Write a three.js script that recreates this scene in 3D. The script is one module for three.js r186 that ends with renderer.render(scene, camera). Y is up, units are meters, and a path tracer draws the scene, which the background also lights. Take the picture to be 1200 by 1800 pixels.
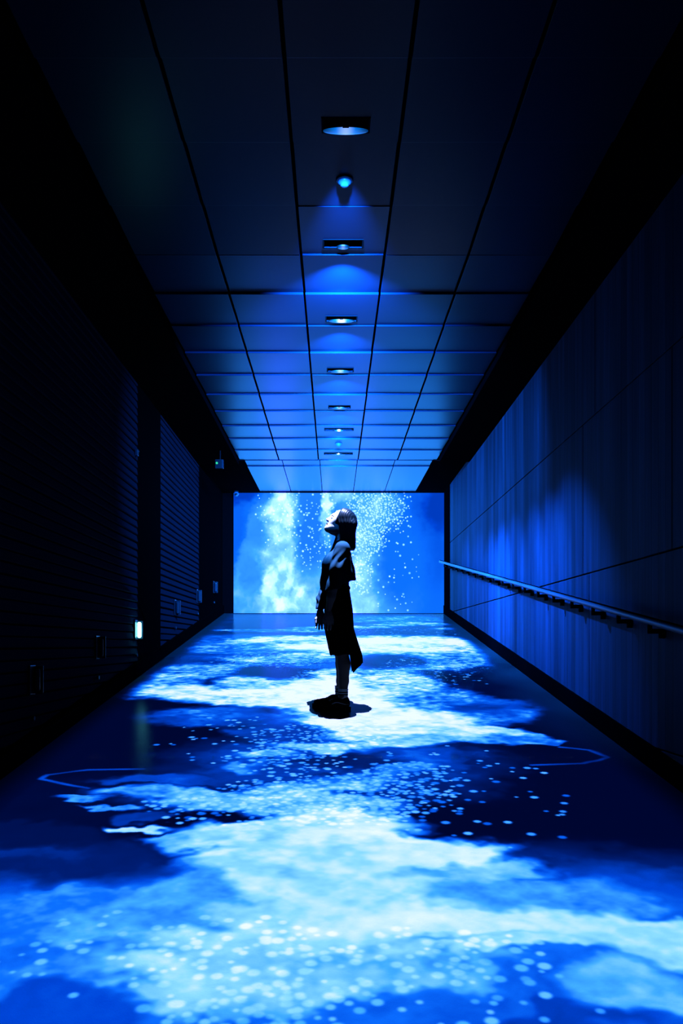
import * as THREE from 'three';
import { RoundedBoxGeometry } from 'three/addons/geometries/RoundedBoxGeometry.js';
import { RectAreaLightUniformsLib } from 'three/addons/lights/RectAreaLightUniformsLib.js';
import { mergeGeometries } from 'three/addons/utils/BufferGeometryUtils.js';

// ---------------------------------------------------------------- camera, light level
// Metres. x to the right, y up, "d" is the distance down the passage (z = -d). The floor is a ramp: y = SLOPE * d.
const EYE = 1.509, SLOPE = 0.1333, CEIL = 4.314, END = 15.71;
const LEFT = -2.053, RIGHT = 2.022, MID = 0.063;
const scene = new THREE.Scene();
scene.background = new THREE.Color(0, 0, 0);
const camera = new THREE.PerspectiveCamera(2 * Math.atan(900 / 1500) * 180 / Math.PI, 1200 / 1800, 0.05, 60);
camera.position.set(0, EYE, 0);
camera.lookAt(0, EYE, -1);
camera.setViewOffset(1200, 1800, 13, -234, 1200, 1800);       // a level lens shifted upwards
const renderer = new THREE.WebGLRenderer({ antialias: true });
renderer.toneMapping = THREE.LinearToneMapping;
renderer.toneMappingExposure = 1.0;
renderer.shadowMap.enabled = true;
RectAreaLightUniformsLib.init();

const SCREEN = { x0: -1.848, x1: 2.022, y0: SLOPE * END, y1: CEIL - 0.006 };
const screenLight = new THREE.RectAreaLight(new THREE.Color().setRGB(0.02, 0.25, 1), 9, SCREEN.x1 - SCREEN.x0, SCREEN.y1 - SCREEN.y0);
screenLight.position.set((SCREEN.x0 + SCREEN.x1) / 2, (SCREEN.y0 + SCREEN.y1) / 2, -(END - 0.05));
screenLight.lookAt(screenLight.position.x, screenLight.position.y, 0);
scene.add(screenLight);

// ---------------------------------------------------------------- helpers
let seed = 7;
const rnd = () => { seed = (seed + 0x6d2b79f5) | 0; let t = Math.imul(seed ^ (seed >>> 15), 1 | seed); t = (t + Math.imul(t ^ (t >>> 7), 61 | t)) ^ t; return ((t ^ (t >>> 14)) >>> 0) / 4294967296; };
const clamp = (x, a = 0, b = 1) => Math.min(b, Math.max(a, x));
const lerp = (a, b, t) => a + (b - a) * t;
const smooth = (a, b, x) => { const t = clamp((x - a) / (b - a)); return t * t * (3 - 2 * t); };
const hash = (x, y, s = 0) => { let h = Math.imul(x | 0, 374761393) + Math.imul(y | 0, 668265263) + Math.imul(s | 0, 1442695041); h = Math.imul(h ^ (h >>> 13), 1274126177); return ((h ^ (h >>> 16)) >>> 0) / 4294967296; };
function noise(x, y, s = 0) {
  const xi = Math.floor(x), yi = Math.floor(y), fx = x - xi, fy = y - yi, u = fx * fx * (3 - 2 * fx), v = fy * fy * (3 - 2 * fy);
  return lerp(lerp(hash(xi, yi, s), hash(xi + 1, yi, s), u), lerp(hash(xi, yi + 1, s), hash(xi + 1, yi + 1, s), u), v);
}
const fbm = (x, y, s, n = 4) => { let a = 0.5, t = 0, w = 0; for (let i = 0; i < n; i++) { t += a * noise(x, y, s + i); w += a; x *= 2.03; y *= 2.03; a *= 0.5; } return t / w; };

const taken = new Map();
function numbered(name) { const n = taken.get(name) || 0; taken.set(name, n + 1); return n ? name + '_' + String(n).padStart(3, '0') : name; }
function mesh(name, geometry, material, parent = scene) {
  const m = new THREE.Mesh(geometry, material);
  m.name = parent === scene ? numbered(name) : name;
  m.castShadow = m.receiveShadow = true;
  parent.add(m);
  return m;
}
function thing(name, label, category, x = 0, y = 0, z = 0, group) {
  const g = new THREE.Group();
  g.name = numbered(name); g.position.set(x, y, z);
  g.userData = { label, category };
  if (group) g.userData.group = group;
  scene.add(g);
  return g;
}
function structure(name, geometry, material) {
  let o;
  if (geometry) o = mesh(name, geometry, material);
  else { o = new THREE.Group(); o.name = numbered(name); scene.add(o); }
  o.userData.kind = 'structure';
  return o;
}
const box = (x0, x1, y0, y1, d0, d1) => new THREE.BoxGeometry(x1 - x0, y1 - y0, d1 - d0).translate((x0 + x1) / 2, (y0 + y1) / 2, -(d0 + d1) / 2);
const matt = (r, g, b, rough = 1, shine = 0) => new THREE.MeshPhysicalMaterial({ color: new THREE.Color().setRGB(r, g, b), roughness: rough, specularIntensity: shine });
const std = (o) => new THREE.MeshStandardMaterial(o);
const rgb = (r, g, b) => new THREE.Color().setRGB(r, g, b);
function bytes(w, h, f, srgb = true) {
  const a = new Uint8Array(w * h * 4);
  for (let j = 0; j < h; j++) for (let i = 0; i < w; i++) { const c = f(i, j), k = (j * w + i) * 4; a[k] = clamp(c[0]) * 255; a[k + 1] = clamp(c[1]) * 255; a[k + 2] = clamp(c[2]) * 255; a[k + 3] = 255; }
  const t = new THREE.DataTexture(a, w, h, THREE.RGBAFormat);
  t.magFilter = t.minFilter = THREE.LinearFilter;
  if (srgb) t.colorSpace = THREE.SRGBColorSpace;
  t.needsUpdate = true;
  return t;
}
function floats(w, h, f) {
  const a = new Float32Array(w * h * 4);
  for (let j = 0; j < h; j++) for (let i = 0; i < w; i++) { const c = f(i, j), k = (j * w + i) * 4; a[k] = c[0]; a[k + 1] = c[1]; a[k + 2] = c[2]; a[k + 3] = 1; }
  const t = new THREE.DataTexture(a, w, h, THREE.RGBAFormat, THREE.FloatType);
  t.magFilter = t.minFilter = THREE.LinearFilter;
  t.needsUpdate = true;
  return t;
}

// ---------------------------------------------------------------- the moving-water picture that the projectors throw and the screen shows
// [across, along, half width, half length, tone], laid one over the other
const FLOOR_BLOBS=[
  [.12,14.41,3.84,2.24,.28],[-1.84,10.76,1.87,1.74,.3],[-2.02,9.87,.79,.85,.22],[1.95,9.36,1.25,2.19,.15],[.09,10.14,1.89,1.12,.45],[-1.43,6.36,1.36,1.04,.13],[1.19,4.91,1.08,1.11,.12],[-1.54,4.76,.57,.69,.16],[.05,5.56,1.11,.8,.36],[.03,3.42,2.05,.51,.52,.75],[.03,2.99,1.99,.57,.56],
  [1,14.63,.88,.57,.55],[1.23,13.89,.74,.26,.7],[.12,13.4,.8,.24,.7],[-.93,13.01,.95,.22,.6],[1.7,13.24,.35,.15,.6],[-1.32,11.88,1.03,.62,.5],[.48,11.44,1.91,.86,1],[1.28,11.12,.82,.49,.92],[-.53,11.87,.71,.5,.85],[1.49,11.01,.51,.53,.9],[-1.37,11.01,.66,.53,.58],
  [1.37,10.13,.51,.54,.72],[.91,9.52,.38,.28,.7],[.57,9.14,.3,.29,.65],[.68,9.91,.46,.52,.3],[-.71,10.02,.6,.27,.72],[-.19,10.34,.48,.28,.8],[-1.12,9.52,.32,.24,.6],[-.64,9.01,.51,.5,.24],[-.01,9.03,.27,.36,.8],
  [-1.56,9.12,.52,.51,.7],[-1.83,8.54,.48,.55,.74],[-.89,8.52,.34,.32,.75],[-1.54,8.07,.51,.34,.85],[-.88,7.88,.79,.38,.95],[.07,7.89,1,.92,1],[.3,7.19,.81,.72,1],[-.59,7.62,.56,.41,.92],[-.13,7.43,.59,.49,.97],[.64,8.55,.4,.58,.85],[.97,7.57,.4,.63,.68],[1.36,7.19,.38,.46,.45],[.69,6.76,.5,.36,.95],[1.03,6.33,.38,.25,.88],[1.29,6.19,.29,.17,.7],[1.56,6.12,.14,.07,.55],[.28,6.56,.57,.38,.97],[1.01,6.49,.35,.15,.9],[.47,6.19,.41,.2,.85],
  [-.87,6.96,.7,.32,.45],[-.46,6.46,.34,.26,.4],[-.11,6.02,.28,.13,.72],[-.41,5.72,.23,.13,.68],[-.59,5.44,.15,.13,.62],[.05,5.65,.45,.2,.25],[-.17,5.42,.36,.16,.35],[-.5,5.1,.2,.09,.22],[.74,5.75,.42,.2,.42],
  [.48,5.42,.23,.13,.66],[.18,5.2,.31,.15,.66],[-.09,5.02,.4,.14,.7],[-.92,5.17,.55,.11,.38],[-1.01,4.91,.39,.13,.62],[-1.46,4.78,.16,.05,.6],[-1.29,4.64,.15,.05,.6],[-.71,4.91,.26,.09,.8],[-.5,4.76,.63,.18,.75],[-.08,4.67,.47,.19,.72],[-1.05,4.52,.14,.08,.35],
  [.04,4.39,.44,.15,.91],[-.25,4.27,.57,.16,.88],[-.46,4.15,.42,.14,.85],[.15,4.15,.44,.15,.94],[-1.01,4.35,.17,.06,.88],[-.77,4.19,.22,.08,.78],[.3,4.01,.53,.16,.9],[-.07,3.94,.58,.15,.9],[.16,3.8,.66,.15,.92],[-.27,3.8,.3,.13,.85],[.61,3.77,.38,.11,.76],[-.07,3.62,.48,.14,.9],[.27,3.54,.59,.14,.89],[.79,3.56,.4,.14,.7],[.97,3.45,.3,.09,.68],
  [-1.06,3.33,.51,.34,.57],[-.95,2.93,.35,.19,.56],[-.61,3.58,.21,.25,.67],[-.74,3.31,.24,.17,.65],[-.86,3.17,.17,.11,.67],[-.59,3,.14,.14,.63],[-1.13,3.62,.22,.05,.6],[-1.44,4.01,.51,.21,.3,.8],
  [-.15,3.4,.39,.14,.87],[.14,3.31,.55,.14,.88],[.58,3.29,.51,.12,.9],[1,3.23,.34,.12,.88],[1.17,3.12,.25,.13,.86],[-.29,3.17,.38,.13,.85],[.03,3.08,.41,.13,.83],[.65,3.11,.31,.06,.86],[-.37,2.96,.36,.14,.82],[-.05,2.89,.29,.13,.76],[.22,2.96,.3,.12,.72],[.43,3,.24,.1,.72],[-.44,2.78,.22,.12,.78],[-.19,2.73,.25,.1,.75],
  [.47,2.7,.47,.14,.5],[.69,2.86,.13,.08,.5],[.06,2.66,.21,.08,.55],[.73,2.65,.21,.09,.4],[.99,2.83,.21,.16,.74],[-.87,2.66,.27,.11,.4],[-1.54,4.23,.34,.16,.2],
];
const FLOOR_GRAINS=[[.04,4.85,.74,.46,.8],[-.33,5.67,.45,.35,.5],[.47,5.33,.32,.31,.55],[.78,5.05,.67,.97,.07],[.2,8.87,.65,.52,.65],[-.72,10.04,.67,.53,.5],[-.11,6.3,.55,.44,.55],[-.78,6.26,.5,.68,.07],[.22,2.98,.6,.27,.4],[-.28,3.03,.5,.32,.35],[-.88,3.04,.32,.36,.1],[-.24,2.68,.36,.13,.65],[.48,2.71,.45,.13,.15],[.96,12.74,1.02,.57,.08],[1.08,9.34,.56,1.14,.15],[-.43,4.68,.62,.29,.45],[-.03,5.6,.63,.34,.1]];
const FLOOR_RINGS=[
  [[1.56,5.97],[1.78,5.89],[1.84,5.70],[1.64,5.55],[1.26,5.51]],
  [[-1.22,5.42],[-1.57,5.40],[-1.79,5.29],[-1.80,5.20],[-1.62,5.10],[-1.43,5.01]],
  [[-0.58,13.01],[-0.06,13.55],[0.67,13.80],[1.38,13.55],[1.87,13.16]],
];
const SCREEN_BLOBS=[[0.14,3.23,2.72,1.68,0.65],[1.60,3.44,0.63,1.15,0.50],[1.94,4.06,0.31,0.42,0.40],[-1.71,3.65,0.27,0.84,0.55],[-1.80,4.27,0.36,0.19,0.42],[0.14,2.49,1.26,0.63,0.76],[-0.70,2.28,0.73,0.31,0.85],[-0.44,3.65,0.37,0.73,0.62],[-0.93,4.17,0.21,0.31,0.95],[-1.04,3.83,0.34,0.29,0.90],[-1.12,3.49,0.36,0.36,0.88],[-1.20,3.12,0.42,0.36,0.88],[-1.23,2.76,0.47,0.36,0.90],[-1.17,2.39,0.47,0.37,0.93],[-1.64,2.39,0.26,0.42,0.72],[-1.54,2.91,0.21,0.42,0.68],[-1.43,3.65,0.21,0.42,0.66],[-0.10,4.17,0.10,0.21,0.97],[-0.14,3.86,0.08,0.42,0.85],[0.14,4.22,0.21,0.13,0.85],[0.76,3.96,0.52,0.40,0.78],[0.58,3.44,0.29,0.52,0.80],[0.45,2.81,0.23,0.42,0.85],[0.50,2.28,0.26,0.31,0.90],[1.24,3.02,0.52,0.94,0.60]];
const SCREEN_GRAINS=[[0.76,4.01,0.54,0.36,0.85],[0.61,3.54,0.40,0.36,0.85],[0.50,3.02,0.21,0.58,0.60],[-0.39,3.65,0.58,0.79,0.20],[1.08,2.81,0.47,0.94,0.07],[1.24,3.96,0.19,0.52,0.25],[-1.12,3.96,0.42,0.63,0.12]];
const TONES = [[0, 0, 0.0005, 0.006], [0.15, 0, 0.002, 0.035], [0.3, 0, 0.012, 0.17], [0.45, 0, 0.06, 0.7], [0.6, 0.004, 0.17, 1.1], [0.72, 0.055, 0.43, 1.35], [0.86, 0.27, 0.74, 1.6], [1, 0.86, 1.0, 1.9]];
function tone(v) {
  v = clamp(v);
  let i = 1;
  while (i < TONES.length - 1 && v > TONES[i][0]) i++;
  const a = TONES[i - 1], b = TONES[i], t = (v - a[0]) / (b[0] - a[0]);
  return [lerp(a[1], b[1], t), lerp(a[2], b[2], t), lerp(a[3], b[3], t)];
}
function layered(list, x, y, v, soft) {
  for (const b of list) {
    const p = (x - b[0]) / b[2], q = (y - b[1]) / b[3];
    if (p > 1.7 || p < -1.7 || q > 1.7 || q < -1.7) continue;
    const r = Math.sqrt(p * p + q * q), s = b[5] || soft, w = 1 - smooth(1 - s, 1 + s, r);
    if (w > 0) v = lerp(v, b[4], w);
  }
  return v;
}
// small round flecks: the brightest fleck that covers the place, 0 where there is none
function flecks(list, x, y, cell, size, s) {
  let best = 0;
  const ci = Math.floor(x / cell), cj = Math.floor(y / cell);
  for (let i = ci - 1; i <= ci + 1; i++) for (let j = cj - 1; j <= cj + 1; j++) {
    const px = (i + hash(i, j, s)) * cell, py = (j + hash(i, j, s + 1)) * cell, dx = x - px, dy = y - py, rr = size * (0.55 + 0.9 * hash(i, j, s + 2));
    if (dx * dx + dy * dy > rr * rr * 1.6) continue;
    let p = 0;
    for (const b of list) { const u = (px - b[0]) / b[2], w = (py - b[1]) / b[3], e = u * u + w * w; if (e < 1.4) p = Math.max(p, b[4] * (1 - smooth(0.5, 1.4, e))); }
    if (hash(i, j, s + 3) < p) { const e = Math.sqrt(dx * dx + dy * dy) / rr; best = Math.max(best, (1 - smooth(0.6, 1.2, e)) * (0.55 + 0.45 * hash(i, j, s + 4))); }
  }
  return best;
}
function segments(list, x, y) {
  let m = 9;
  for (const l of list) for (let i = 1; i < l.length; i++) {
    const [ax, ay] = l[i - 1], [bx, by] = l[i], t = clamp(((x - ax) * (bx - ax) + (y - ay) * (by - ay)) / ((bx - ax) ** 2 + (by - ay) ** 2));
    m = Math.min(m, Math.hypot(x - ax - t * (bx - ax), y - ay - t * (by - ay)));
  }
  return m;
}
function floorTone(x, d) {
  const big = 0.17, wx = x + (fbm(x * 2.1, d * 2.1, 11) - 0.5) * big * 2, wd = d + (fbm(x * 2.1, d * 2.1, 31) - 0.5) * big * 2;
  const fx = wx + (fbm(x * 9, d * 9, 51, 3) - 0.5) * 0.13, fd = wd + (fbm(x * 9, d * 9, 71, 3) - 0.5) * 0.16;
  let v = layered(FLOOR_BLOBS, fx, fd, 0.1, 0.3);
  const foam = fbm(fx * 3, fd * 4.5, 91, 5);
  v += (foam - 0.46) * lerp(0.24, 0.42, smooth(4, 6, d)) * smooth(0.1, 0.5, v) * (1 - 0.55 * smooth(0.8, 1, v));
  const grit = fbm(x * 15, d * 15, 95, 3) - 0.5;
  v += grit * (0.15 + 0.12 * smooth(3.8, 5, d) + 0.3 * smooth(5.5, 8, d)) * smooth(0.4, 0.62, v) * (1 - 0.7 * smooth(0.85, 1, v));
  const ring = segments(FLOOR_RINGS, x + (noise(x * 8, d * 8, 5) - 0.5) * 0.06, d);
  v = Math.max(v, (0.3 + 0.22 * noise(x * 9, d * 9, 6)) * (1 - smooth(0.006, 0.035, ring)));
  const f = flecks(FLOOR_GRAINS, x, d, 0.042, 0.019, 200);
  if (f > 0) v = lerp(v, Math.max(v + 0.12, 0.78), f);
  return v * (1 - smooth(1.75, 2.02, Math.abs(x + 0.02))) ;
}
function screenTone(x, y) {
  const wx = x + (fbm(x * 3, y * 3, 311) - 0.5) * 0.17, wy = y + (fbm(x * 3, y * 3, 331) - 0.5) * 0.2;
  const fx = wx + (fbm(x * 11, y * 11, 351, 3) - 0.5) * 0.12, fy = wy + (fbm(x * 11, y * 11, 371, 3) - 0.5) * 0.12;
  let v = layered(SCREEN_BLOBS, fx, fy, 0.52, 0.5);
  v += (fbm(fx * 5, fy * 4, 391, 4) - 0.5) * 0.4 * smooth(0.62, 0.85, v);
  const f = flecks(SCREEN_GRAINS, x, y, 0.036, 0.015, 400);
  return f > 0 ? lerp(v, Math.max(v + 0.12, 0.95), f) : v;
}

// ---------------------------------------------------------------- materials
const M = {
  floor: matt(0.009, 0.009, 0.009, 0.11, 0.0004),
  velvet: matt(0, 0, 0),
  black: matt(0.0004, 0.0004, 0.0005),
  soffit: matt(0.0008, 0.0008, 0.001),
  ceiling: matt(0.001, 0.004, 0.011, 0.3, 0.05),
  seam: matt(0.002, 0.002, 0.002),
  slat: matt(0.0035, 0.005, 0.009, 0.5, 0),
  darkMetal: matt(0.002, 0.002, 0.0025),
  rail: matt(0.022, 0.028, 0.04, 0.4, 0.05),
  housing: matt(0.003, 0.003, 0.004),
  whitePlastic: matt(0.011, 0.012, 0.02, 0.4, 0.1),
  plate: matt(0.004, 0.005, 0.008, 0.3, 0.05),
};
M.floor.bumpMap = bytes(512, 512, (i, j) => { const v = 0.5 * hash(i % 512, j % 512, 3) + 0.5 * noise(i / 4, j / 4, 9); return [v, v, v]; }, false);
M.floor.bumpMap.wrapS = M.floor.bumpMap.wrapT = THREE.RepeatWrapping;
M.floor.bumpScale = 0.0006;
{ // board-marked concrete: upright boards of different tone, streaked by water
  const W = 2048, H = 512, boards = [];
  for (let i = 0; i < 260; i++) boards.push(0.62 + 0.38 * rnd());
  const tex = bytes(W, H, (i, j) => {
    const d = i / W * 17, y = j / H * 4.8, b = Math.floor(d / 0.115), e = Math.abs(d / 0.115 - b - 0.5);
    let v = boards[b] * (0.72 + 0.36 * noise(d * 14, y * 0.9, 61)) * (0.8 + 0.4 * fbm(d * 3, y * 0.7, 81, 3)) * (0.88 + 0.2 * noise(d * 60, y * 5, 85));
    if (e > 0.46) v *= 0.7;
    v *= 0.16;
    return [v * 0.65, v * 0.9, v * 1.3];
  });
  const bump = bytes(W, H, (i, j) => { const d = i / W * 17, b = Math.floor(d / 0.115), e = Math.abs(d / 0.115 - b - 0.5), v = boards[b] * 0.6 + 0.3 * noise(d * 40, j / 60, 62) - (e > 0.46 ? 0.3 : 0); return [v, v, v]; }, false);
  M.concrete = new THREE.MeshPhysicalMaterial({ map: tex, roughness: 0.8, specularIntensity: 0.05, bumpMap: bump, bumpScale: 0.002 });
}

// ---------------------------------------------------------------- the setting
{ // floor: a ramp slab
  const d0 = -1.6, d1 = 16.1, g = new THREE.BufferGeometry();
  const s = new THREE.Shape([[d0, SLOPE * d0], [d1, SLOPE * d1], [d1, SLOPE * d1 - 0.3], [d0, SLOPE * d0 - 0.3]].map((p) => new THREE.Vector2(...p)));
  const e = new THREE.ExtrudeGeometry(s, { depth: 4.6, bevelEnabled: false }).rotateY(Math.PI / 2).translate(-2.3, 0, 0);
  const p = e.attributes.position, uv = e.attributes.uv;
  for (let i = 0; i < p.count; i++) uv.setXY(i, p.getX(i) / 0.8, p.getZ(i) / 0.8);
  structure('floor', e, M.floor);
}
{ // right wall: cast concrete in storeys of 1.22 m with recessed joints
  const w = structure('wall_right');
  mesh('wall_core', box(RIGHT + 0.02, RIGHT + 0.3, -0.6, 4.7, -1.8, 16), M.seam, w);
  const ys = [-0.36, 0.86, 2.08, 3.3, 4.5];
  for (let r = 0; r < 4; r++) {
    let d = -1.7 + [0.5, 0.15, 0.32, 0][r];
    const cuts = [-1.7];
    for (d += 1.0; d < 14.6; d += 1.83) cuts.push(d);
    cuts.push(14.9);
    for (let k = 1; k < cuts.length; k++) {
      const a = cuts[k - 1] + 0.004, b = cuts[k] - 0.004, g = new RoundedBoxGeometry(0.06, ys[r + 1] - ys[r] - 0.01, b - a, 1, 0.004);
      const p = g.attributes.position, uv = g.attributes.uv;
      g.translate(RIGHT + 0.03, (ys[r] + ys[r + 1]) / 2, -(a + b) / 2);
      for (let i = 0; i < p.count; i++) uv.setXY(i, (-p.getZ(i) + 1.7) / 17, (p.getY(i) + 0.36) / 4.9);
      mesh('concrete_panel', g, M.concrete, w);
    }
  }
  mesh('end_pier', box(RIGHT - 0.003, RIGHT + 0.1, 1.6, 4.6, 14.9, 15.9), M.black, w);
}
{ // left wall: black horizontal slats in two bays between plain black piers
  const w = structure('wall_left');
  mesh('wall_core', box(LEFT - 0.3, LEFT - 0.035, -0.6, 4.7, -1.8, 16), M.seam, w);
  for (const [a, b] of [[-1.7, 3.2], [8.95, 10.1], [13.0, 15.9]]) mesh('plain_panel', box(LEFT - 0.04, LEFT, SLOPE * a - 0.3, 4.6, a, b), M.black, w);
  const profile = new THREE.Shape([[0, 0.004], [0.026, 0], [0.034, 0.008], [0.022, 0.066], [0, 0.07]].map((p) => new THREE.Vector2(...p)));
  for (const [a, b] of [[3.21, 8.94], [10.11, 12.99]]) for (let y = 0.4; y < 4.4; y += 0.078) {
    const stop = Math.min(b, (y - 0.02) / SLOPE);
    if (stop - a < 0.1) continue;
    const g = new THREE.ExtrudeGeometry(profile, { depth: stop - a, bevelEnabled: false }).translate(LEFT - 0.035, y + (rnd() - 0.5) * 0.004, -stop);
    mesh('slat', g, M.slat, w);
  }
}
structure('wall_end', box(-2.4, 2.4, 1.4, 4.8, END + 0.001, END + 0.3), M.black);
structure('wall_back', box(-2.4, 2.4, -0.6, 4.8, -1.9, -1.6), M.black);
{ // plain black strips along the foot of both walls
  for (const [name, x0, x1] of [['base_strip_left', LEFT - 0.03, LEFT + 0.03], ['base_strip_right', RIGHT - 0.015, RIGHT + 0.03]]) {
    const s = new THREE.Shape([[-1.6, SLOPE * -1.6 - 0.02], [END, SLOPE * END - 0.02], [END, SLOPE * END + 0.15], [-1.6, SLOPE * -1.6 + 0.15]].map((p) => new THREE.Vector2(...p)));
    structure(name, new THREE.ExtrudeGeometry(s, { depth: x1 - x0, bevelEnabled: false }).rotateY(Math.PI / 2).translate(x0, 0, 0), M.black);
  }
}
// ceiling: loose dark blue panels, five across, hung below a black void; seven of the middle ones are cut for a projector
const PITCH = 0.683, ROW_END = 12.95, COLS = [-1.5, -0.9, -0.3, 0.3, 0.9, 1.5].map((v) => v + MID);
const PROJECTORS = [
  { d: 4.604, w: 0.25, drop: 0.1, glow: 1.1, lens: 0.125, core: 0.35, graze: 2000, cone: 21, tilt: 9, throws: [2.1, 5.95] },
  { d: 5.96, w: 0.27, glow: 0.8, lens: 0.045, core: 0.3, graze: 1200, cone: 46, tilt: 14 },
  { d: 7.33, w: 0.26, glow: 2.2, lens: 0.115, core: 1, graze: 650, cone: 46, tilt: 14, throws: [5.95, 8.75] },
  { d: 8.69, w: 0.26, addedWash: [[7.1, 1.9, 422], [7.9, 1.95, 652], [8.7, 2, 806]], glow: 1.6, lens: 0.1, core: 0.4, graze: 500, cone: 46, tilt: 14 },
  { d: 10.04, w: 0.25, addedWash: [[9.5, 2.05, 662], [10.35, 2.05, 1209]], glow: 1.3, lens: 0.09, core: 0.3, graze: 400, cone: 46, tilt: 14, throws: [8.75, 11.4] },
  { d: 11.09, w: 0.37, glow: 3.5, lens: 0.06, core: 1.5, graze: 450, cone: 46, tilt: 14, addedWash: [[11, 2.1, 950], [12.1, 2.2, 518]] },
  { d: 12.49, w: 0.41, addedWash: [[13.2, 2.4, 374]], glow: 0.4, lens: 0.1, core: 0.2, graze: 600, cone: 46, tilt: 14, throws: [11.4, 15.8] },
];
const HOLE = 0.12;
{
  const c = structure('ceiling');
  mesh('ceiling_void', box(-2.4, 2.4, CEIL + 0.16, CEIL + 0.4, -1.9, 16), M.seam, c);
  const flat = new Map();
  for (let k = 0; k < 21; k++) {
    const d1 = ROW_END - PITCH * k, d0 = d1 - PITCH, mid = (d0 + d1) / 2;
    for (let i = 0; i < 5; i++) {
      const w = COLS[i + 1] - COLS[i] - 0.018, l = PITCH - 0.008, pr = i === 2 && PROJECTORS.find((p) => p.d > d0 && p.d < d1);
      let g;
      if (pr) {
        const s = new THREE.Shape([[-w / 2, -l / 2], [w / 2, -l / 2], [w / 2, l / 2], [-w / 2, l / 2]].map((p) => new THREE.Vector2(...p)));
        const o = pr.d - mid, h = new THREE.Path([[-pr.w / 2, o - HOLE / 2], [-pr.w / 2, o + HOLE / 2], [pr.w / 2, o + HOLE / 2], [pr.w / 2, o - HOLE / 2]].map((p) => new THREE.Vector2(...p)));
        s.holes.push(h);
        g = new THREE.ExtrudeGeometry(s, { depth: 0.02, bevelEnabled: false }).rotateX(-Math.PI / 2);
      } else {
        if (!flat.has(i)) flat.set(i, new RoundedBoxGeometry(w, 0.02, l, 1, 0.003).translate(0, 0.01, 0));
        g = flat.get(i);
      }
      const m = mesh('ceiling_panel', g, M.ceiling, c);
      // uneven panels, their lean shaped by row: far ones catch the screen, near stay dark
      const lean = ((mid > 6.1 ? 1.2 : mid > 5.44 && i === 2 ? 1.1 : -1.4) + (rnd() - 0.5) * 0.5) * Math.PI / 180, o = pr ? pr.d - mid : 0;
      m.rotation.set(lean, 0, pr ? 0 : (rnd() - 0.5) * 0.008);
      m.position.set((COLS[i] + COLS[i + 1]) / 2, CEIL + (rnd() - 0.5) * 0.002 - o * Math.sin(lean), -mid);
    }
  }
  for (let i = 0; i < 5; i++) for (const [a, b] of [[12.965, 13.36], [13.362, END - 0.01]]) {
    const w = 0.5716, x = -1.361 + w * i;
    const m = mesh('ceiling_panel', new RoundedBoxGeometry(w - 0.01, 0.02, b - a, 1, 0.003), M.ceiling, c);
    m.rotation.x = 0.01;
    m.position.set(x + w / 2, CEIL + 0.012, -(a + b) / 2);
  }
}
structure('trim_1', box(LEFT - 0.1, COLS[0] - 0.01, CEIL - 0.07, CEIL + 0.2, -1.7, 12.95), M.soffit);
structure('trim_2', box(COLS[5] + 0.01, RIGHT + 0.1, CEIL - 0.07, CEIL + 0.2, -1.7, 12.75), M.soffit);
structure('trim_3', box(LEFT - 0.1, -1.368, CEIL - 0.004, CEIL + 0.2, 12.951, END), M.soffit);
structure('trim_4', box(1.505, RIGHT + 0.1, CEIL - 0.004, CEIL + 0.2, 12.951, END), M.soffit);

// ---------------------------------------------------------------- the end screen
{
  const W = 1024, H = 600, s = SCREEN;
  const picture = floats(W, H, (i, j) => {
    const v = screenTone(lerp(s.x0, s.x1, (i + 0.5) / W), lerp(s.y0, s.y1, (j + 0.5) / H)), c = tone(v), over = smooth(0.78, 1, v);   // the foam is far brighter than white
    return [c[0], c[1] * (1 + 0.3 * over), c[2] * (1 + 18 * over)];
  });
  const t = thing('projection_screen', 'wide glowing blue screen of falling water and sparks filling the end wall', 'screen', (s.x0 + s.x1) / 2, s.y0, -END);
  const w = s.x1 - s.x0, h = s.y1 - s.y0;
  mesh('screen_panel', new THREE.BoxGeometry(w, h, 0.03).translate(0, h / 2, 0.015), M.black, t);
  mesh('screen_face', new THREE.PlaneGeometry(w - 0.004, h - 0.004).translate(0, h / 2, 0.0305), new THREE.MeshPhysicalMaterial({ color: 0x000000, roughness: 1, specularIntensity: 0, emissive: 0xffffff, emissiveMap: picture }), t);
}
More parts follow.
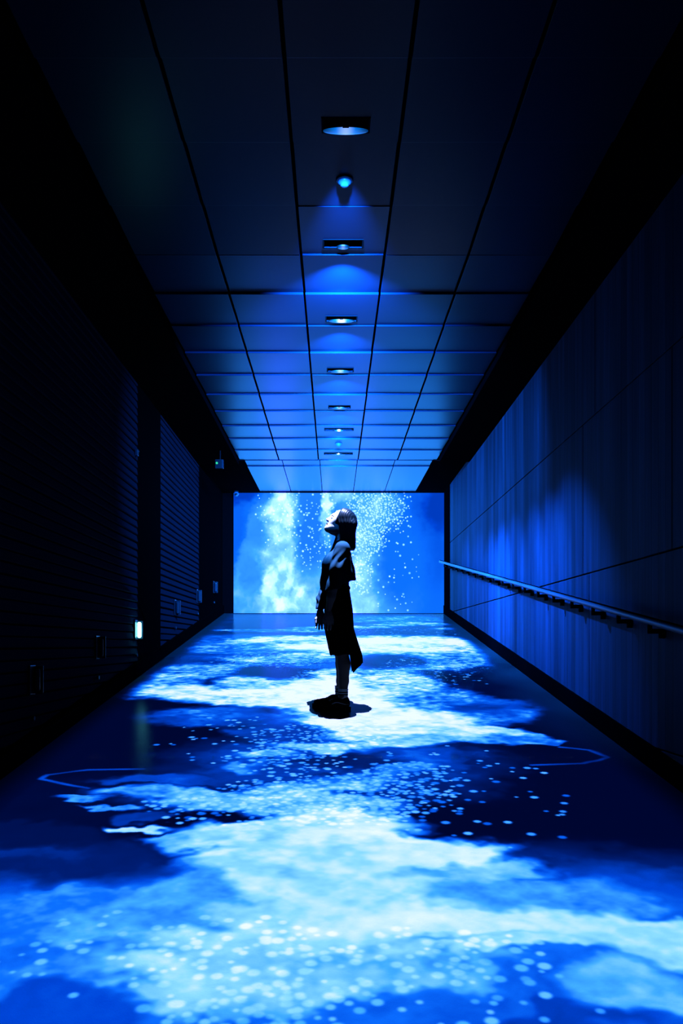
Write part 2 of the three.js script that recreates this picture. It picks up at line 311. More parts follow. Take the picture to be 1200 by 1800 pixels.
// ---------------------------------------------------------------- ceiling projectors
const N = new THREE.Vector3(0, 1, SLOPE).normalize();
function projector(p, label) {
  const t = thing('ceiling_projector', label, 'projector', MID, CEIL, -p.d, 'projectors recessed along the middle of the ceiling');
  const w = p.w / 2, h = HOLE / 2, parts = [];
  parts.push(new THREE.BoxGeometry(p.w + 0.02, 0.008, HOLE + 0.02).translate(0, 0.13, 0));
  for (const s of [-1, 1]) {
    parts.push(new THREE.BoxGeometry(0.008, 0.13, HOLE + 0.02).translate(s * (w + 0.004), 0.066, 0));
    parts.push(new THREE.BoxGeometry(p.w, 0.13, 0.008).translate(0, 0.066, s * (h + 0.004)));
  }
  mesh('housing', mergeGeometries(parts), M.housing, t);
  const rim = new THREE.Shape([[-w - 0.006, -h - 0.006], [w + 0.006, -h - 0.006], [w + 0.006, h + 0.006], [-w - 0.006, h + 0.006]].map((q) => new THREE.Vector2(...q)));
  rim.holes.push(new THREE.Path([[-w + 0.003, -h + 0.003], [-w + 0.003, h - 0.003], [w - 0.003, h - 0.003], [w - 0.003, -h + 0.003]].map((q) => new THREE.Vector2(...q))));
  mesh('rim', new THREE.ExtrudeGeometry(rim, { depth: 0.004, bevelEnabled: false }).rotateX(-Math.PI / 2).translate(0, -0.0045, 0), M.housing, t);
  mesh('barrel', new THREE.CylinderGeometry(0.034, 0.04, 0.08, 28, 1, true).translate(0, 0.088, 0), M.darkMetal, t);
  // shallow glowing bowl: lamp lens plus the lit recess wall, its light made emissive
  const film2 = floats(64, 16, (i, j) => { const u = Math.abs((i + 0.5) / 32 - 1), e = (1 - smooth(0.1, 1, u)) * 0.85 + 0.15, c = p.core * (1 - smooth(0, 0.45, u)); return [c * 0.7 * p.glow, (0.22 * e + 0.6 * c) * p.glow, (e + 0.4 * c) * p.glow]; });
  const bowl = new THREE.SphereGeometry(1, 32, 16), bp = bowl.attributes.position, bu = bowl.attributes.uv;
  for (let i = 0; i < bp.count; i++) bu.setXY(i, bp.getX(i) / 2 + 0.5, bp.getY(i) / 2 + 0.5);
  bowl.scale(p.lens, 0.011, 0.03).translate(0, -0.002, -h + 0.012);
  mesh('lamp_lens', bowl, std({ color: 0x000000, roughness: 0.3, emissive: 0xffffff, emissiveMap: film2 }), t);
  // ceiling spot: a real beam on the first fixture, added on the others
  const spot = new THREE.SpotLight(rgb(0.005, 0.2, 1), p.graze, 0, p.cone * Math.PI / 180, 1, 2);
  spot.position.set(0, -(p.drop || 0.14), -h - 0.03);
  spot.target.position.set(0, -(p.drop || 0.14) - Math.tan(p.tilt * Math.PI / 180), -h - 1.03);
  spot.castShadow = true; spot.shadow.radius = 0.6;
  t.add(spot, spot.target);
  for (const [d, y, power] of p.addedWash || []) { // added narrow spots, standing in for floor bounce on the concrete wall
    const w = new THREE.SpotLight(rgb(0.005, 0.14, 1), power, 0, 17 * Math.PI / 180, 1, 2);
    w.position.set(0.1, -0.1, 0); w.target.position.set(RIGHT - MID, y - CEIL, p.d - d);
    w.castShadow = true; w.shadow.radius = 2;
    t.add(w, w.target);
  }
  if (p.throws) {
    const L = new THREE.Vector3(MID, CEIL + 0.008, -p.d), hgt = N.dot(L), s = 0.014, k = s / hgt, x0 = -2.1, x1 = 2.1;
    const [d0, d1] = [p.throws[0] - 0.25, p.throws[1] + 0.25];
    const share = (d) => (p.throws[0] < 3 ? 1 : smooth(-0.25, 0.25, d - p.throws[0])) * (p.throws[1] > 15 ? 1 : 1 - smooth(-0.25, 0.25, d - p.throws[1]));
    const R = 1000, C = 900, need = new Float32Array(R * C * 3);
    let top = 0, F = new THREE.Vector3();
    for (let j = 0; j < R; j++) for (let i = 0; i < C; i++) {
      const x = lerp(x0, x1, (i + 0.5) / C), d = lerp(d0, d1, (j + 0.5) / R), sh = share(d);
      if (sh <= 0 || d > END + 0.02) continue;
      F.set(x, SLOPE * d, -d).sub(L);
      const r2 = F.lengthSq(), gain = Math.PI / M.floor.color.r * r2 * Math.sqrt(r2) / hgt * sh, c = tone(floorTone(x, d));
      for (let q = 0; q < 3; q++) { const v = c[q] * gain; need[(j * C + i) * 3 + q] = v; if (v > top) top = v; }
    }
    const film = floats(C, R, (i, j) => { const q = (j * C + i) * 3; return [need[q] / top, need[q + 1] / top, need[q + 2] / top]; });
    const at = (x, d) => new THREE.Vector3(x, SLOPE * d, -d).sub(L).multiplyScalar(k).add(new THREE.Vector3(0, 0.008, 0));
    const q = [at(x0, d0), at(x1, d0), at(x1, d1), at(x0, d1)], g = new THREE.BufferGeometry();
    g.setAttribute('position', new THREE.Float32BufferAttribute(q.flatMap((v) => v.toArray()), 3));
    g.setAttribute('normal', new THREE.Float32BufferAttribute(q.flatMap(() => [0, -1, 0]), 3));
    g.setAttribute('uv', new THREE.Float32BufferAttribute([0, 0, 1, 0, 1, 1, 0, 1], 2));
    g.setIndex([0, 2, 1, 0, 3, 2]);
    const slide = mesh('slide', g, new THREE.MeshPhysicalMaterial({ color: 0xffffff, map: film, transmission: 1, thickness: 0, roughness: 0, ior: 1.0, specularIntensity: 0 }), t);
    slide.castShadow = false;
    // the black plate that holds the slide
    const across = at(x1, d0).sub(at(x0, d0)).length() / 2, alongD = at(x0, d1).sub(at(x0, d0)), len = alongD.length(), c0 = at(x0, d0).add(at(x1, d1)).multiplyScalar(0.5);
    let far = 0;
    for (const v of q) far = Math.max(far, v.clone().add(new THREE.Vector3(0, -0.008, 0)).angleTo(N.clone().negate()));
    const angle = Math.min(far + 0.03, 1.45), reach = s * Math.tan(angle) * 1.08, foot = N.clone().multiplyScalar(-s).add(new THREE.Vector3(0, 0.008, 0));
    const dir = alongD.clone().normalize(), off = c0.clone().sub(foot).dot(dir);
    const cx = c0.x - foot.x, sh = new THREE.Shape([[-reach, -reach], [reach, -reach], [reach, reach], [-reach, reach]].map((a) => new THREE.Vector2(...a)));
    sh.holes.push(new THREE.Path([[cx - across, off - len / 2], [cx - across, off + len / 2], [cx + across, off + len / 2], [cx + across, off - len / 2]].map((a) => new THREE.Vector2(...a))));
    const plate = mesh('slide_mount', new THREE.ExtrudeGeometry(sh, { depth: 0.0006, bevelEnabled: false }), M.velvet, t);
    const zed = new THREE.Vector3().crossVectors(new THREE.Vector3(1, 0, 0), dir);
    plate.matrixAutoUpdate = true;
    plate.quaternion.setFromRotationMatrix(new THREE.Matrix4().makeBasis(new THREE.Vector3(1, 0, 0), dir, zed));
    plate.position.copy(foot);
    const lamp = new THREE.SpotLight(0xffffff, top, 0, angle, 0, 2);
    lamp.position.set(0, 0.008, 0);
    lamp.target.position.copy(N).multiplyScalar(-1).add(lamp.position);
    lamp.castShadow = true; lamp.shadow.radius = 0.001;
    t.add(lamp, lamp.target);
  }
  return t;
}
[
  'blue-lit projector nearest the top of the picture, glowing crescent beneath it',
  'dark slot projector in the panel just past the first smoke detector',
  'bright projector directly above the standing woman, glowing pale blue',
  'fourth ceiling projector from the top, a thin lit slot',
  'fifth ceiling projector from the top, thinnest and dim',
  'wide ceiling projector with a brilliant white lens near the far smoke detector',
  'wide dim ceiling slot closest to the glowing end screen',
].forEach((l, i) => projector(PROJECTORS[i], l));

// ---------------------------------------------------------------- smoke detectors
function detector(d, label) {
  const t = thing('smoke_detector', label, 'smoke detector', MID, CEIL, -d);
  mesh('mounting_base', new THREE.LatheGeometry([[0, 0], [0.052, 0], [0.052, -0.008], [0.046, -0.014], [0, -0.014]].map((p) => new THREE.Vector2(...p)), 32), M.whitePlastic, t);
  mesh('sensor_head', new THREE.LatheGeometry([[0.04, -0.012], [0.041, -0.02], [0.034, -0.03], [0.024, -0.034], [0.023, -0.04], [0.012, -0.044], [0, -0.0445]].map((p) => new THREE.Vector2(...p)), 32), M.whitePlastic, t);
}
detector(5.14, 'small round smoke detector on the dark panel under the topmost projector beam');
detector(11.88, 'small round smoke detector between the two wide far projectors');

// ---------------------------------------------------------------- handrail on the right wall
{
  const X = 1.934, H = 0.957, t = thing('handrail', 'long dark handrail on stub brackets climbing along the concrete wall', 'handrail', X, 0, 0);
  const a = new THREE.Vector3(0, SLOPE * 0.4 + H, -0.4), b = new THREE.Vector3(0, SLOPE * 15.6 + H, -15.6);
  mesh('rail', new THREE.TubeGeometry(new THREE.LineCurve3(a, b), 2, 0.021, 20), M.rail, t);
  mesh('dark_top_line', new THREE.TubeGeometry(new THREE.LineCurve3(a.clone().add(new THREE.Vector3(0, 0.021, 0)), b.clone().add(new THREE.Vector3(0, 0.021, 0))), 2, 0.008, 10), M.darkMetal, t);  // thin dark tube laid along the top of the rail
  for (let d = 0.645; d < 15.5; d += 0.573) {
    const g = new THREE.Group(); g.name = 'bracket'; g.position.set(0, SLOPE * d + H, -d); t.add(g);
    const wall = RIGHT - X;
    mesh('stem', new RoundedBoxGeometry(0.022, 0.05, 0.03, 2, 0.004).translate(0.0, -0.042, 0), M.darkMetal, g);
    mesh('arm', new RoundedBoxGeometry(wall + 0.012, 0.03, 0.03, 2, 0.004).translate(wall / 2 - 0.005, -0.06, 0), M.darkMetal, g);
    mesh('wall_foot', mergeGeometries([new RoundedBoxGeometry(0.03, 0.036, 0.034, 2, 0.004).translate(wall - 0.014, -0.086, 0), new THREE.CylinderGeometry(0.03, 0.03, 0.006, 24).rotateZ(Math.PI / 2).translate(wall - 0.003, -0.075, 0).toNonIndexed()]), M.darkMetal, g);
  }
}

// ---------------------------------------------------------------- step lights low on the left wall
{
  const cool = rgb(0.14, 0.88, 1);
  function stepLight(d, up, lit, label) {
    const t = thing('step_light', label, 'step light', LEFT, SLOPE * d + up, -d, lit ? undefined : 'unlit step lights along the dark wall');
    mesh('back_plate', new RoundedBoxGeometry(0.012, 0.2, 0.11, 2, 0.004).translate(0.006, 0, 0), M.plate, t);
    mesh('hood', new RoundedBoxGeometry(0.06, 0.19, 0.012, 2, 0.004).translate(0.036, 0, -0.046), M.plate, t);
    mesh('socket', new THREE.CylinderGeometry(0.016, 0.016, 0.02, 20).rotateZ(Math.PI / 2).translate(0.012, -0.26, 0), M.plate, t);
    const lens = new RoundedBoxGeometry(0.036, 0.16, 0.036, 4, 0.016).translate(0.036, 0, -0.016);
    mesh('lamp_lens', lens, lit ? std({ color: 0x000000, emissive: cool, emissiveIntensity: 50 }) : matt(0.006, 0.008, 0.012, 0.15, 0.1), t);
    if (lit) {
      const p = new THREE.PointLight(cool, 0.5, 0, 2);
      p.position.set(0.036, 0, -0.016); p.castShadow = true; p.shadow.radius = 1;
      t.add(p);
    }
  }
  stepLight(5.79, 0.5, false, 'dark step light lowest and leftmost on the black slatted wall');
  stepLight(7.385, 0.505, false, 'dark step light between the leftmost one and the glowing one');
  stepLight(8.824, 0.49, true, 'glowing white-green step light on the black slatted wall');
  stepLight(10.998, 0.527, false, 'dark step light next up the ramp beyond the glowing one');
  stepLight(12.78, 0.538, false, 'second dark step light up the ramp beyond the glowing one');
  stepLight(14.53, 0.56, false, 'dark step light closest to the end screen');
}
{ // a small plate high on the left wall
  const t = thing('wall_sensor', 'tiny dim sensor plate high on the black slatted wall', 'sensor', LEFT, EYE + 1.99, -8.82);
  mesh('casing', new RoundedBoxGeometry(0.03, 0.07, 0.05, 2, 0.006).translate(0.015, 0, 0), M.plate, t);
  mesh('sensor_eye', new THREE.SphereGeometry(0.012, 16, 10).translate(0.03, 0.01, 0.01), M.whitePlastic, t);
}
{ // a small box with a green indicator hung from the left soffit
  const d = 12, t = thing('alarm_box', 'small dark hanging box with one green indicator light by the ceiling', 'alarm', -1.60, CEIL - 0.07, -d);
  mesh('stem', new THREE.CylinderGeometry(0.008, 0.008, 0.2, 12).translate(0, -0.1, 0), M.darkMetal, t);
  mesh('casing', new RoundedBoxGeometry(0.1, 0.13, 0.05, 2, 0.008).translate(-0.02, -0.19, 0), M.housing, t);
  mesh('side_plate', new RoundedBoxGeometry(0.022, 0.12, 0.056, 2, 0.004).translate(0.034, -0.19, 0), M.plate, t);
  mesh('indicator_light', new THREE.SphereGeometry(0.016, 16, 12).translate(-0.045, -0.18, 0.026), std({ color: 0x000000, emissive: rgb(0.03, 0.75, 0.12), emissiveIntensity: 1 }), t);
  const p = new THREE.PointLight(rgb(0.05, 1, 0.2), 0.002, 0, 2);
  p.position.set(-0.045, -0.18, 0.06); p.shadow.radius = 0.5; p.castShadow = true; t.add(p);
}
{ // dome camera above the upper left corner of the screen
  const t = thing('security_camera', 'small round camera at the upper left corner of the screen', 'camera', -1.775, CEIL - 0.004, -15.5);
  mesh('mount', new THREE.CylinderGeometry(0.045, 0.045, 0.02, 24).translate(0, -0.01, 0), M.darkMetal, t);
  mesh('casing', new THREE.SphereGeometry(0.045, 24, 16).translate(0, -0.05, 0), matt(0.02, 0.03, 0.05, 0.2, 0.3), t);
  mesh('camera_lens', new THREE.SphereGeometry(0.024, 20, 14).translate(0, -0.066, 0.03), std({ color: rgb(0.005, 0.005, 0.006), roughness: 0.08 }), t);
}
// ---------------------------------------------------------------- solid shapes from distance fields (naive surface nets)
function solid(f, lo, hi, c) {
  const n = [0, 1, 2].map((k) => Math.ceil((hi[k] - lo[k]) / c) + 1), [nx, ny, nz] = n, val = new Float32Array(nx * ny * nz);
  for (let k = 0, o = 0; k < nz; k++) for (let j = 0; j < ny; j++) for (let i = 0; i < nx; i++, o++) val[o] = f(lo[0] + i * c, lo[1] + j * c, lo[2] + k * c);
  const idx = new Int32Array(nx * ny * nz).fill(-1), pos = [], tri = [], step = [1, nx, nx * ny];
  for (let k = 0; k < nz - 1; k++) for (let j = 0; j < ny - 1; j++) for (let i = 0; i < nx - 1; i++) {
    const o = i + nx * (j + ny * k);
    let mask = 0, sx = 0, sy = 0, sz = 0, m = 0;
    const v = [];
    for (let q = 0; q < 8; q++) { v[q] = val[o + (q & 1) + ((q >> 1) & 1) * nx + (q >> 2) * nx * ny]; if (v[q] < 0) mask |= 1 << q; }
    if (!mask || mask === 255) continue;
    for (let q = 0; q < 8; q++) for (let e = 0; e < 3; e++) {
      const r = q | (1 << e);
      if (r === q || (v[q] < 0) === (v[r] < 0)) continue;
      const t = v[q] / (v[q] - v[r]);
      sx += (q & 1) + (e === 0 ? t : 0); sy += ((q >> 1) & 1) + (e === 1 ? t : 0); sz += (q >> 2) + (e === 2 ? t : 0); m++;
    }
    idx[o] = pos.length / 3;
    pos.push(lo[0] + (i + sx / m) * c, lo[1] + (j + sy / m) * c, lo[2] + (k + sz / m) * c);
  }
  for (let k = 1; k < nz - 1; k++) for (let j = 1; j < ny - 1; j++) for (let i = 1; i < nx - 1; i++) {
    const o = i + nx * (j + ny * k);
    for (let e = 0; e < 3; e++) {
      const a = val[o] < 0, b = val[o + step[e]] < 0;
      if (a === b) continue;
      const u = step[(e + 1) % 3], w = step[(e + 2) % 3], q = [idx[o], idx[o - u], idx[o - u - w], idx[o - w]];
      if (q.some((x) => x < 0)) continue;
      if (a) tri.push(q[0], q[1], q[2], q[0], q[2], q[3]); else tri.push(q[0], q[2], q[1], q[0], q[3], q[2]);
    }
  }
  const nor = new Float32Array(pos.length), h = c * 0.6;
  for (let p = 0; p < pos.length; p += 3) {
    const [x, y, z] = [pos[p], pos[p + 1], pos[p + 2]];
    const g = [f(x + h, y, z) - f(x - h, y, z), f(x, y + h, z) - f(x, y - h, z), f(x, y, z + h) - f(x, y, z - h)], l = Math.hypot(...g) || 1;
    nor[p] = g[0] / l; nor[p + 1] = g[1] / l; nor[p + 2] = g[2] / l;
  }
  const g = new THREE.BufferGeometry();
  g.setAttribute('position', new THREE.Float32BufferAttribute(pos, 3));
  g.setAttribute('normal', new THREE.BufferAttribute(nor, 3));
  g.setIndex(tri);
  return g;
}
const smin = (a, b, k) => { const h = Math.max(k - Math.abs(a - b), 0) / k; return Math.min(a, b) - h * h * k * 0.25; };
const smax = (a, b, k) => -smin(-a, -b, k);
// a tapered limb between two joints [x, y, z, radius]
const limb = (x, y, z, a, b) => { const ux = b[0] - a[0], uy = b[1] - a[1], uz = b[2] - a[2], t = clamp(((x - a[0]) * ux + (y - a[1]) * uy + (z - a[2]) * uz) / (ux * ux + uy * uy + uz * uz + 1e-12)); return Math.hypot(x - a[0] - t * ux, y - a[1] - t * uy, z - a[2] - t * uz) - lerp(a[3], b[3], t); };
const chain = (x, y, z, pts, k, d = 9) => { for (let i = 1; i < pts.length; i++) d = smin(d, limb(x, y, z, pts[i - 1], pts[i]), k); return d; };
const ball = (x, y, z, c, rx, ry, rz) => { const p = Math.hypot((x - c[0]) / rx, (y - c[1]) / ry, (z - c[2]) / rz); return (p - 1) * Math.min(rx, ry, rz); };

// ---------------------------------------------------------------- the standing woman, in profile, head tipped back
{
  const t = thing('person', 'woman in dark loose shirt and long skirt standing sideways, head tipped back, looking up', 'person', 0.053, SLOPE * 7.3, -7.3);
  t.scale.setScalar(1.04);
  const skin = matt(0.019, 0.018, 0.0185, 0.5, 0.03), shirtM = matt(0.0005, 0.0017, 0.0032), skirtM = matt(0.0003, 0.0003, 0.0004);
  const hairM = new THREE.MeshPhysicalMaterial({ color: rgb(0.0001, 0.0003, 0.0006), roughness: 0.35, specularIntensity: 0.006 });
  const sockM = matt(0.07, 0.1, 0.12), stripeM = matt(0.002, 0.002, 0.003), shoeM = matt(0.002, 0.002, 0.0025), soleM = matt(0.003, 0.003, 0.003), markM = matt(0.12, 0.14, 0.16);
  // legs, trunk, neck and arms
  const legN = [[-0.012, 0.86, 0.055, 0.068], [0.004, 0.64, 0.072, 0.06], [0.012, 0.47, 0.075, 0.052], [0.028, 0.36, 0.073, 0.053], [0.026, 0.22, 0.071, 0.041], [0.021, 0.1, 0.07, 0.034], [0.02, 0.06, 0.07, 0.036]];
  const legF = legN.map((p, i) => [p[0] - 0.004 * i, p[1], -p[2], p[3]]);
  const armN = [[0.015, 1.285, 0.16, 0.046], [-0.045, 1.02, 0.205, 0.037], [-0.075, 0.9, 0.19, 0.034], [-0.1, 0.785, 0.165, 0.023]];
  const armF = [[0.005, 1.285, -0.16, 0.046], [-0.115, 1.01, -0.195, 0.037], [-0.15, 0.9, -0.16, 0.034], [-0.168, 0.795, -0.11, 0.023]];
  const body = (x, y, z) => {
    let d = chain(x, y, z, legN, 0.02);
    d = Math.min(d, chain(x, y, z, legF, 0.02));
    const trunk = chain(x, y, z, [[-0.015, 0.87, 0, 0.085], [-0.02, 1.02, 0, 0.08], [-0.03, 1.18, 0, 0.1], [0.005, 1.3, 0, 0.06], [0.01, 1.34, 0, 0.05], [0.014, 1.45, 0, 0.05]], 0.05);
    d = smin(d, trunk, 0.05);
    d = smin(d, limb(x, y, z, [0.008, 1.295, -0.14, 0.05], [0.012, 1.295, 0.14, 0.05]), 0.05);
    d = smin(d, limb(x, y, z, [-0.015, 0.9, -0.04, 0.075], [-0.015, 0.9, 0.04, 0.075]), 0.05);
    d = smin(d, chain(x, y, z, armN, 0.02), 0.02);
    return smin(d, chain(x, y, z, armF, 0.02), 0.02);
  };
  // head frame: up leans back, the face looks up and forwards (-x)
  const C = [0.006, 1.517, 0], up = [0.5, 0.866], fw = [-0.866, 0.5];
  const H = (f, u, s) => [C[0] + fw[0] * f + up[0] * u, C[1] + fw[1] * f + up[1] * u, s];
  const J = (f, u, s, r) => [...H(f, u, s), r];
  const head = (x, y, z) => {
    const f = (x - C[0]) * fw[0] + (y - C[1]) * fw[1], u = (x - C[0]) * up[0] + (y - C[1]) * up[1];
    let d = ball(f, u, z, [-0.008, 0.028, 0], 0.097, 0.09, 0.076);
    d = smin(d, ball(f, u, z, [0.03, -0.03, 0], 0.066, 0.085, 0.058), 0.03);
    d = smin(d, limb(x, y, z, J(0.03, -0.07, 0, 0.045), J(0.076, -0.096, 0, 0.021)), 0.025);
    for (const s of [-1, 1]) {
      d = smin(d, limb(x, y, z, J(0.0, -0.055, s * 0.045, 0.022), J(0.07, -0.09, s * 0.012, 0.018)), 0.025);
      d = smin(d, limb(x, y, z, J(0.075, 0.022, s * 0.03, 0.014), J(0.085, 0.026, s * 0.012, 0.013)), 0.014);
      d = smax(d, -ball(f, u, z, [0.1, 0.002, s * 0.032], 0.016, 0.012, 0.016), 0.012);
      d = smin(d, ball(f, u, z, [-0.005, -0.005, s * 0.075], 0.018, 0.03, 0.01), 0.008);
      d = smin(d, ball(f, u, z, [0.103, -0.034, s * 0.011], 0.009, 0.008, 0.008), 0.008);
    }
    d = smin(d, limb(x, y, z, J(0.09, 0.015, 0, 0.009), J(0.112, -0.03, 0, 0.011)), 0.014);
    d = smin(d, ball(f, u, z, [0.096, -0.058, 0], 0.011, 0.006, 0.021), 0.006);
    d = smin(d, ball(f, u, z, [0.094, -0.072, 0], 0.011, 0.007, 0.018), 0.006);
    return smin(d, limb(x, y, z, [0.012, 1.32, 0, 0.052], [0.018, 1.45, 0, 0.05]), 0.03);
  };
  // hands: palm, four fingers of different length, thumb from the side of the palm
  function hand(w, px, side, len) {
    const palm = (x, y, z) => {
      let d = ball(x, y, z, [w[0] + px * 0.6, w[1] - 0.05, w[2]], 0.036, 0.052, 0.017);
      return smin(d, limb(x, y, z, [...w, 0.023], [w[0] + px * 0.4, w[1] - 0.03, w[2], 0.021]), 0.02);
    };
    const fingers = [];
    for (let i = 0; i < 4; i++) {
      const kx = w[0] + px + (i - 1.5) * 0.0185 - 0.002, ky = w[1] - 0.085 - [0.004, 0.009, 0.008, 0][i], L = [0.062, 0.07, 0.066, 0.05][i] * len, c = side * 0.006, sp = (i - 1.5) * 0.004;
      fingers.push([[kx, ky + 0.02, w[2], 0.0095], [kx + sp, ky - L * 0.42, w[2] + c, 0.0086], [kx + sp * 1.4, ky - L * 0.76, w[2] + c * 3, 0.008], [kx + sp * 1.5, ky - L, w[2] + c * 5.4, 0.0068]]);
    }
    const tx = w[0] - 0.022;
    const thumb = [[tx + 0.008, w[1] - 0.03, w[2] + side * 0.004, 0.012], [tx - 0.012, w[1] - 0.062, w[2] + side * 0.014, 0.0105], [tx - 0.012, w[1] - 0.095, w[2] + side * 0.02, 0.0085]];
    const f = (x, y, z) => {
      let d = palm(x, y, z), e = 9;
      for (const q of fingers) e = Math.min(e, chain(x, y, z, q, 0.004));
      d = smin(d, e, 0.007);
      return smin(d, chain(x, y, z, thumb, 0.004), 0.01);
    };
    return solid(f, [w[0] - 0.075, w[1] - 0.185, w[2] - 0.06], [w[0] + 0.075, w[1] + 0.03, w[2] + 0.06], 0.003);
  }
  const bodyG = mergeGeometries([
    solid(body, [-0.26, 0.02, -0.27], [0.16, 1.48, 0.27], 0.01),
    solid(head, [-0.15, 1.34, -0.1], [0.14, 1.66, 0.1], 0.0032),
    hand([-0.1, 0.785, 0.165], 0.012, -1, 0.8), hand([-0.168, 0.795, -0.11], 0.006, 1, 0.8),
  ]);
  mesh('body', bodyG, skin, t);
  for (const s of [-1, 1]) mesh('eye', new THREE.SphereGeometry(0.011, 14, 10).translate(...H(0.083, 0.001, s * 0.031)), std({ color: rgb(0.25, 0.25, 0.27), roughness: 0.15 }), t);
  // bob of straight hair that hangs clear of the back of the neck
  const hair = (x, y, z) => {
    const f = (x - C[0]) * fw[0] + (y - C[1]) * fw[1], u = (x - C[0]) * up[0] + (y - C[1]) * up[1];
    const low = smooth(1.6, 1.5, y), strand = low * (0.0012 * Math.sin(z * 210 + 3 * Math.sin(x * 40)) + 0.0013 * Math.sin((x * 0.9 + y * 0.2) * 260 + 2 * Math.sin(z * 60))) + 0.0006 * Math.sin(x * 410 + z * 330);
    let cap = ball(f, u, z, [-0.01, 0.032, 0], 0.11, 0.102, 0.09);
    cap = smax(cap, f - 0.052 - 0.1 * Math.max(0, u - 0.03), 0.02);
    const bot = y - (1.298 + 0.35 * Math.max(0, 0.07 - x));
    let fall = Math.hypot(Math.max(Math.abs(x - 0.05) - 0.048, 0), Math.max(Math.abs(y - 1.41) - 0.09, 0), Math.max(Math.abs(z) - 0.062, 0)) - 0.026;
    fall = smax(fall, -bot, 0.012);
    fall = smax(fall, 0.045 - Math.abs(z) - (x - 0.02) * 1.5, 0.02);
    return smin(cap, fall, 0.035) + strand;
  };
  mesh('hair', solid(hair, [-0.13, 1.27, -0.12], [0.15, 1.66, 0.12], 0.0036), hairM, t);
  // loose shirt, the back hanging out over the waist
  const shirt = (x, y, z) => {
    let d = limb(x, y, z, [0.012, 1.296, -0.135, 0.056], [0.016, 1.296, 0.135, 0.056]);
    for (const s of [-1, 1]) {
      d = smin(d, chain(x, y, z, [[-0.04, 1.16, s * 0.065, 0.118], [-0.045, 1.04, s * 0.065, 0.11], [-0.04, 0.95, s * 0.06, 0.108]], 0.04), 0.06);
      d = smin(d, chain(x, y, z, [[0.02, 1.24, s * 0.07, 0.062], [0.055, 1.11, s * 0.065, 0.056], [0.08, 1.045, s * 0.06, 0.05]], 0.03), 0.05);
    }
    d += (0.004 * Math.sin(46 * (x * 0.8 + y * 0.35) + 9 * z + 2 * Math.sin(y * 13)) + 0.0025 * Math.sin(80 * (y * 0.35 - x) + 14 * z)) * smooth(1.3, 1.15, y);
    d = smax(d, (0.985 + 0.55 * clamp(x + 0.03, 0, 0.12)) - y, 0.012);
    d = smax(d, y - 1.347 - 0.3 * Math.abs(z), 0.015);
    let n = chain(x, y, z, [[0.016, 1.285, 0.155, 0.06], [-0.02, 1.12, 0.195, 0.062], [-0.062, 0.95, 0.2, 0.058]], 0.03) + 0.0045 * Math.sin(95 * (x - y * 0.28) + 3 * Math.sin(y * 18)) * smooth(1.3, 1.2, y);
    n = smax(n, 0.955 - y + 0.25 * (x + 0.06), 0.006);
    let f = chain(x, y, z, [[0.006, 1.285, -0.155, 0.058], [-0.11, 1.01, -0.195, 0.052], [-0.15, 0.9, -0.165, 0.046], [-0.167, 0.83, -0.125, 0.036]], 0.03) + 0.003 * Math.sin(90 * (y + x) + 20 * z);
    f = smax(f, 0.828 - y, 0.006);
    return smin(smin(d, n, 0.025), f, 0.025);
  };
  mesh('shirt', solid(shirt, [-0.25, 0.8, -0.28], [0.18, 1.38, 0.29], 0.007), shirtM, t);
  mesh('cuff', new THREE.TorusGeometry(0.031, 0.009, 10, 28).rotateX(Math.PI / 2).translate(-0.167, 0.826, -0.122), shirtM, t);
  // long skirt with a panel that trails behind the legs
  {
    const rows = 46, cols = 160, keys = [[1.0, -0.02, 0.092, 0.14], [0.9, -0.02, 0.108, 0.165], [0.8, -0.015, 0.118, 0.175], [0.65, -0.0095, 0.1215, 0.175], [0.54, 0.0185, 0.1265, 0.168], [0.43, 0.049, 0.133, 0.172], [0.28, 0.055, 0.135, 0.175]];
    const at = (y) => { let i = 1; while (i < keys.length - 1 && y < keys[i][0]) i++; const a = keys[i - 1], b = keys[i], k = clamp((a[0] - y) / (a[0] - b[0])); return [1, 2, 3].map((q) => lerp(a[q], b[q], k)); };
    const pos = [], idx = [];
    for (const inset of [0, 0.005]) for (let r = 0; r <= rows; r++) for (let c = 0; c <= cols; c++) {
      const th = c / cols * Math.PI * 2, xb = 0.049 + 0.133 * Math.cos(th), tail = smooth(0.084, 0.094, xb), yb = lerp(0.435 + 0.006 * Math.sin(th * 5), 0.292 + (xb - 0.094) * 0.9, tail), y = lerp(1.0, yb, r / rows);
      const [cx, hx, hz] = at(y), fold = 1 + 0.035 * smooth(0.9, 0.45, y) * Math.sin(th * 11 + 1.3 * Math.sin(th * 2)) * (0.25 + 0.75 * Math.abs(Math.sin(th)));
      pos.push(cx + (hx * fold - inset) * Math.cos(th), y, (hz * fold - inset) * Math.sin(th));
    }
    const w = cols + 1, o = (rows + 1) * w;
    for (let r = 0; r < rows; r++) for (let c = 0; c < cols; c++) {
      const a = r * w + c, b = a + 1, e = a + w, f = e + 1;
      idx.push(a, b, e, b, f, e, o + a, o + e, o + b, o + b, o + e, o + f);
    }
    for (let c = 0; c < cols; c++) { const a = rows * w + c; idx.push(a, a + 1, o + a, a + 1, o + a + 1, o + a); const b = c; idx.push(b, o + b, b + 1, b + 1, o + b, o + b + 1); }
    const g = new THREE.BufferGeometry();
    g.setAttribute('position', new THREE.Float32BufferAttribute(pos, 3)); g.setIndex(idx); g.computeVertexNormals();
    const sk = mesh('skirt', g, skirtM, t);
    mesh('waistband', new THREE.TorusGeometry(0.1, 0.012, 10, 48).rotateX(Math.PI / 2).scale(0.92, 1.4, 1.27).translate(-0.02, 0.985, 0), skirtM, sk);
  }
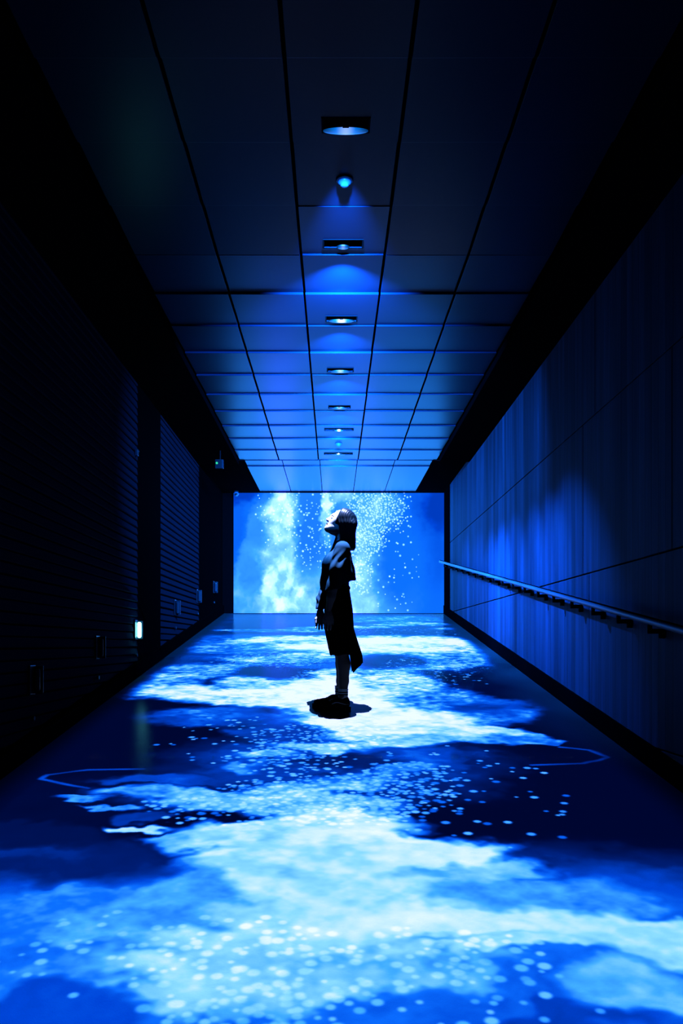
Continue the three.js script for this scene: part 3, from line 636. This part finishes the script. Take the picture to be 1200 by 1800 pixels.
  // socks with two dark stripes, low lace-up sneakers with a wavy side stripe
  for (const [ax, az, lift, reach] of [[0.021, 0.07, -0.01, 0.2], [-0.006, -0.072, 0.009, 0.225]]) {
    const sock = mesh('sock', new THREE.LatheGeometry([[0.037, 0.06], [0.038, 0.09], [0.038, 0.12], [0.0395, 0.15], [0.0415, 0.166], [0.0405, 0.17], [0.036, 0.168]].map((p) => new THREE.Vector2(...p)), 36).translate(ax + 0.002, lift, az), sockM, t);
    for (const y of [0.142, 0.124]) mesh('sock_stripe', new THREE.LatheGeometry([[0.0385, y - 0.005], [0.0405, y - 0.004], [0.0405, y + 0.004], [0.0385, y + 0.005]].map((p) => new THREE.Vector2(...p)), 36).translate(ax + 0.002, lift, az), stripeM, sock);
    const shoe = new THREE.Group(); shoe.name = 'shoe'; shoe.position.set(ax, lift, az); t.add(shoe);
    const upper = (x, y, z) => {
      const zz = z * 0.92;
      let d = chain(x, y, zz, [[0.022, 0.045, 0, 0.034], [-0.06, 0.042, 0, 0.038], [-reach + 0.04, 0.026, 0, 0.031]], 0.03);
      d = smin(d, chain(x, y, zz, [[0.012, 0.075, 0, 0.04], [-0.05, 0.058, 0, 0.034]], 0.02), 0.025);
      d = smax(d, y - 0.1 - 0.25 * Math.max(0, x), 0.006);
      return smax(d, 0.018 - y, 0.004);
    };
    mesh('upper', solid(upper, [-reach - 0.03, -0.02, -0.07], [0.09, 0.14, 0.07], 0.0045), shoeM, shoe);
    const o = [];
    for (let i = 0; i < 60; i++) {
      const a = i / 60 * Math.PI * 2, s = (Math.cos(a) + 1) / 2, x = lerp(-reach, 0.062, s);
      o.push(new THREE.Vector2(x, Math.sin(a) * (0.04 + 0.006 * Math.cos(a * 2 + 2.6)) * (0.86 + 0.14 * Math.cos(4 * s))));
    }
    const soleG = new THREE.ExtrudeGeometry(new THREE.Shape(o), { depth: 0.018, bevelEnabled: true, bevelSize: 0.003, bevelThickness: 0.003, bevelSegments: 2 }).rotateX(-Math.PI / 2).translate(0, 0.003, 0);
    mesh('sole', soleG, soleM, shoe);
    for (const s of [-1, 1]) {
      const pts = [[0.045, 0.045], [0.015, 0.046], [-0.015, 0.054], [-0.045, 0.062], [-0.07, 0.058], [-0.09, 0.048]].map(([x, y]) => {
        let z = 0.07;
        while (z > 0.01 && upper(x, y, s * z) > 0) z -= 0.0005;
        return new THREE.Vector3(x, y, s * (z + 0.0005));
      });
      mesh('side_stripe', new THREE.TubeGeometry(new THREE.CatmullRomCurve3(pts), 40, 0.0028, 8), markM, shoe);
    }
    for (let i = 0; i < 4; i++) {
      const x = -0.055 - i * 0.016, pts = [];
      for (let k = -4; k <= 4; k++) { const z = k * 0.005; let y = 0.13; while (y > 0.02 && upper(x, y, z) > 0) y -= 0.0005; pts.push(new THREE.Vector3(x, y + 0.001, z)); }
      mesh('lace', new THREE.TubeGeometry(new THREE.CatmullRomCurve3(pts), 16, 0.0025, 6), markM, shoe);
    }
  }
}

renderer.render(scene, camera);
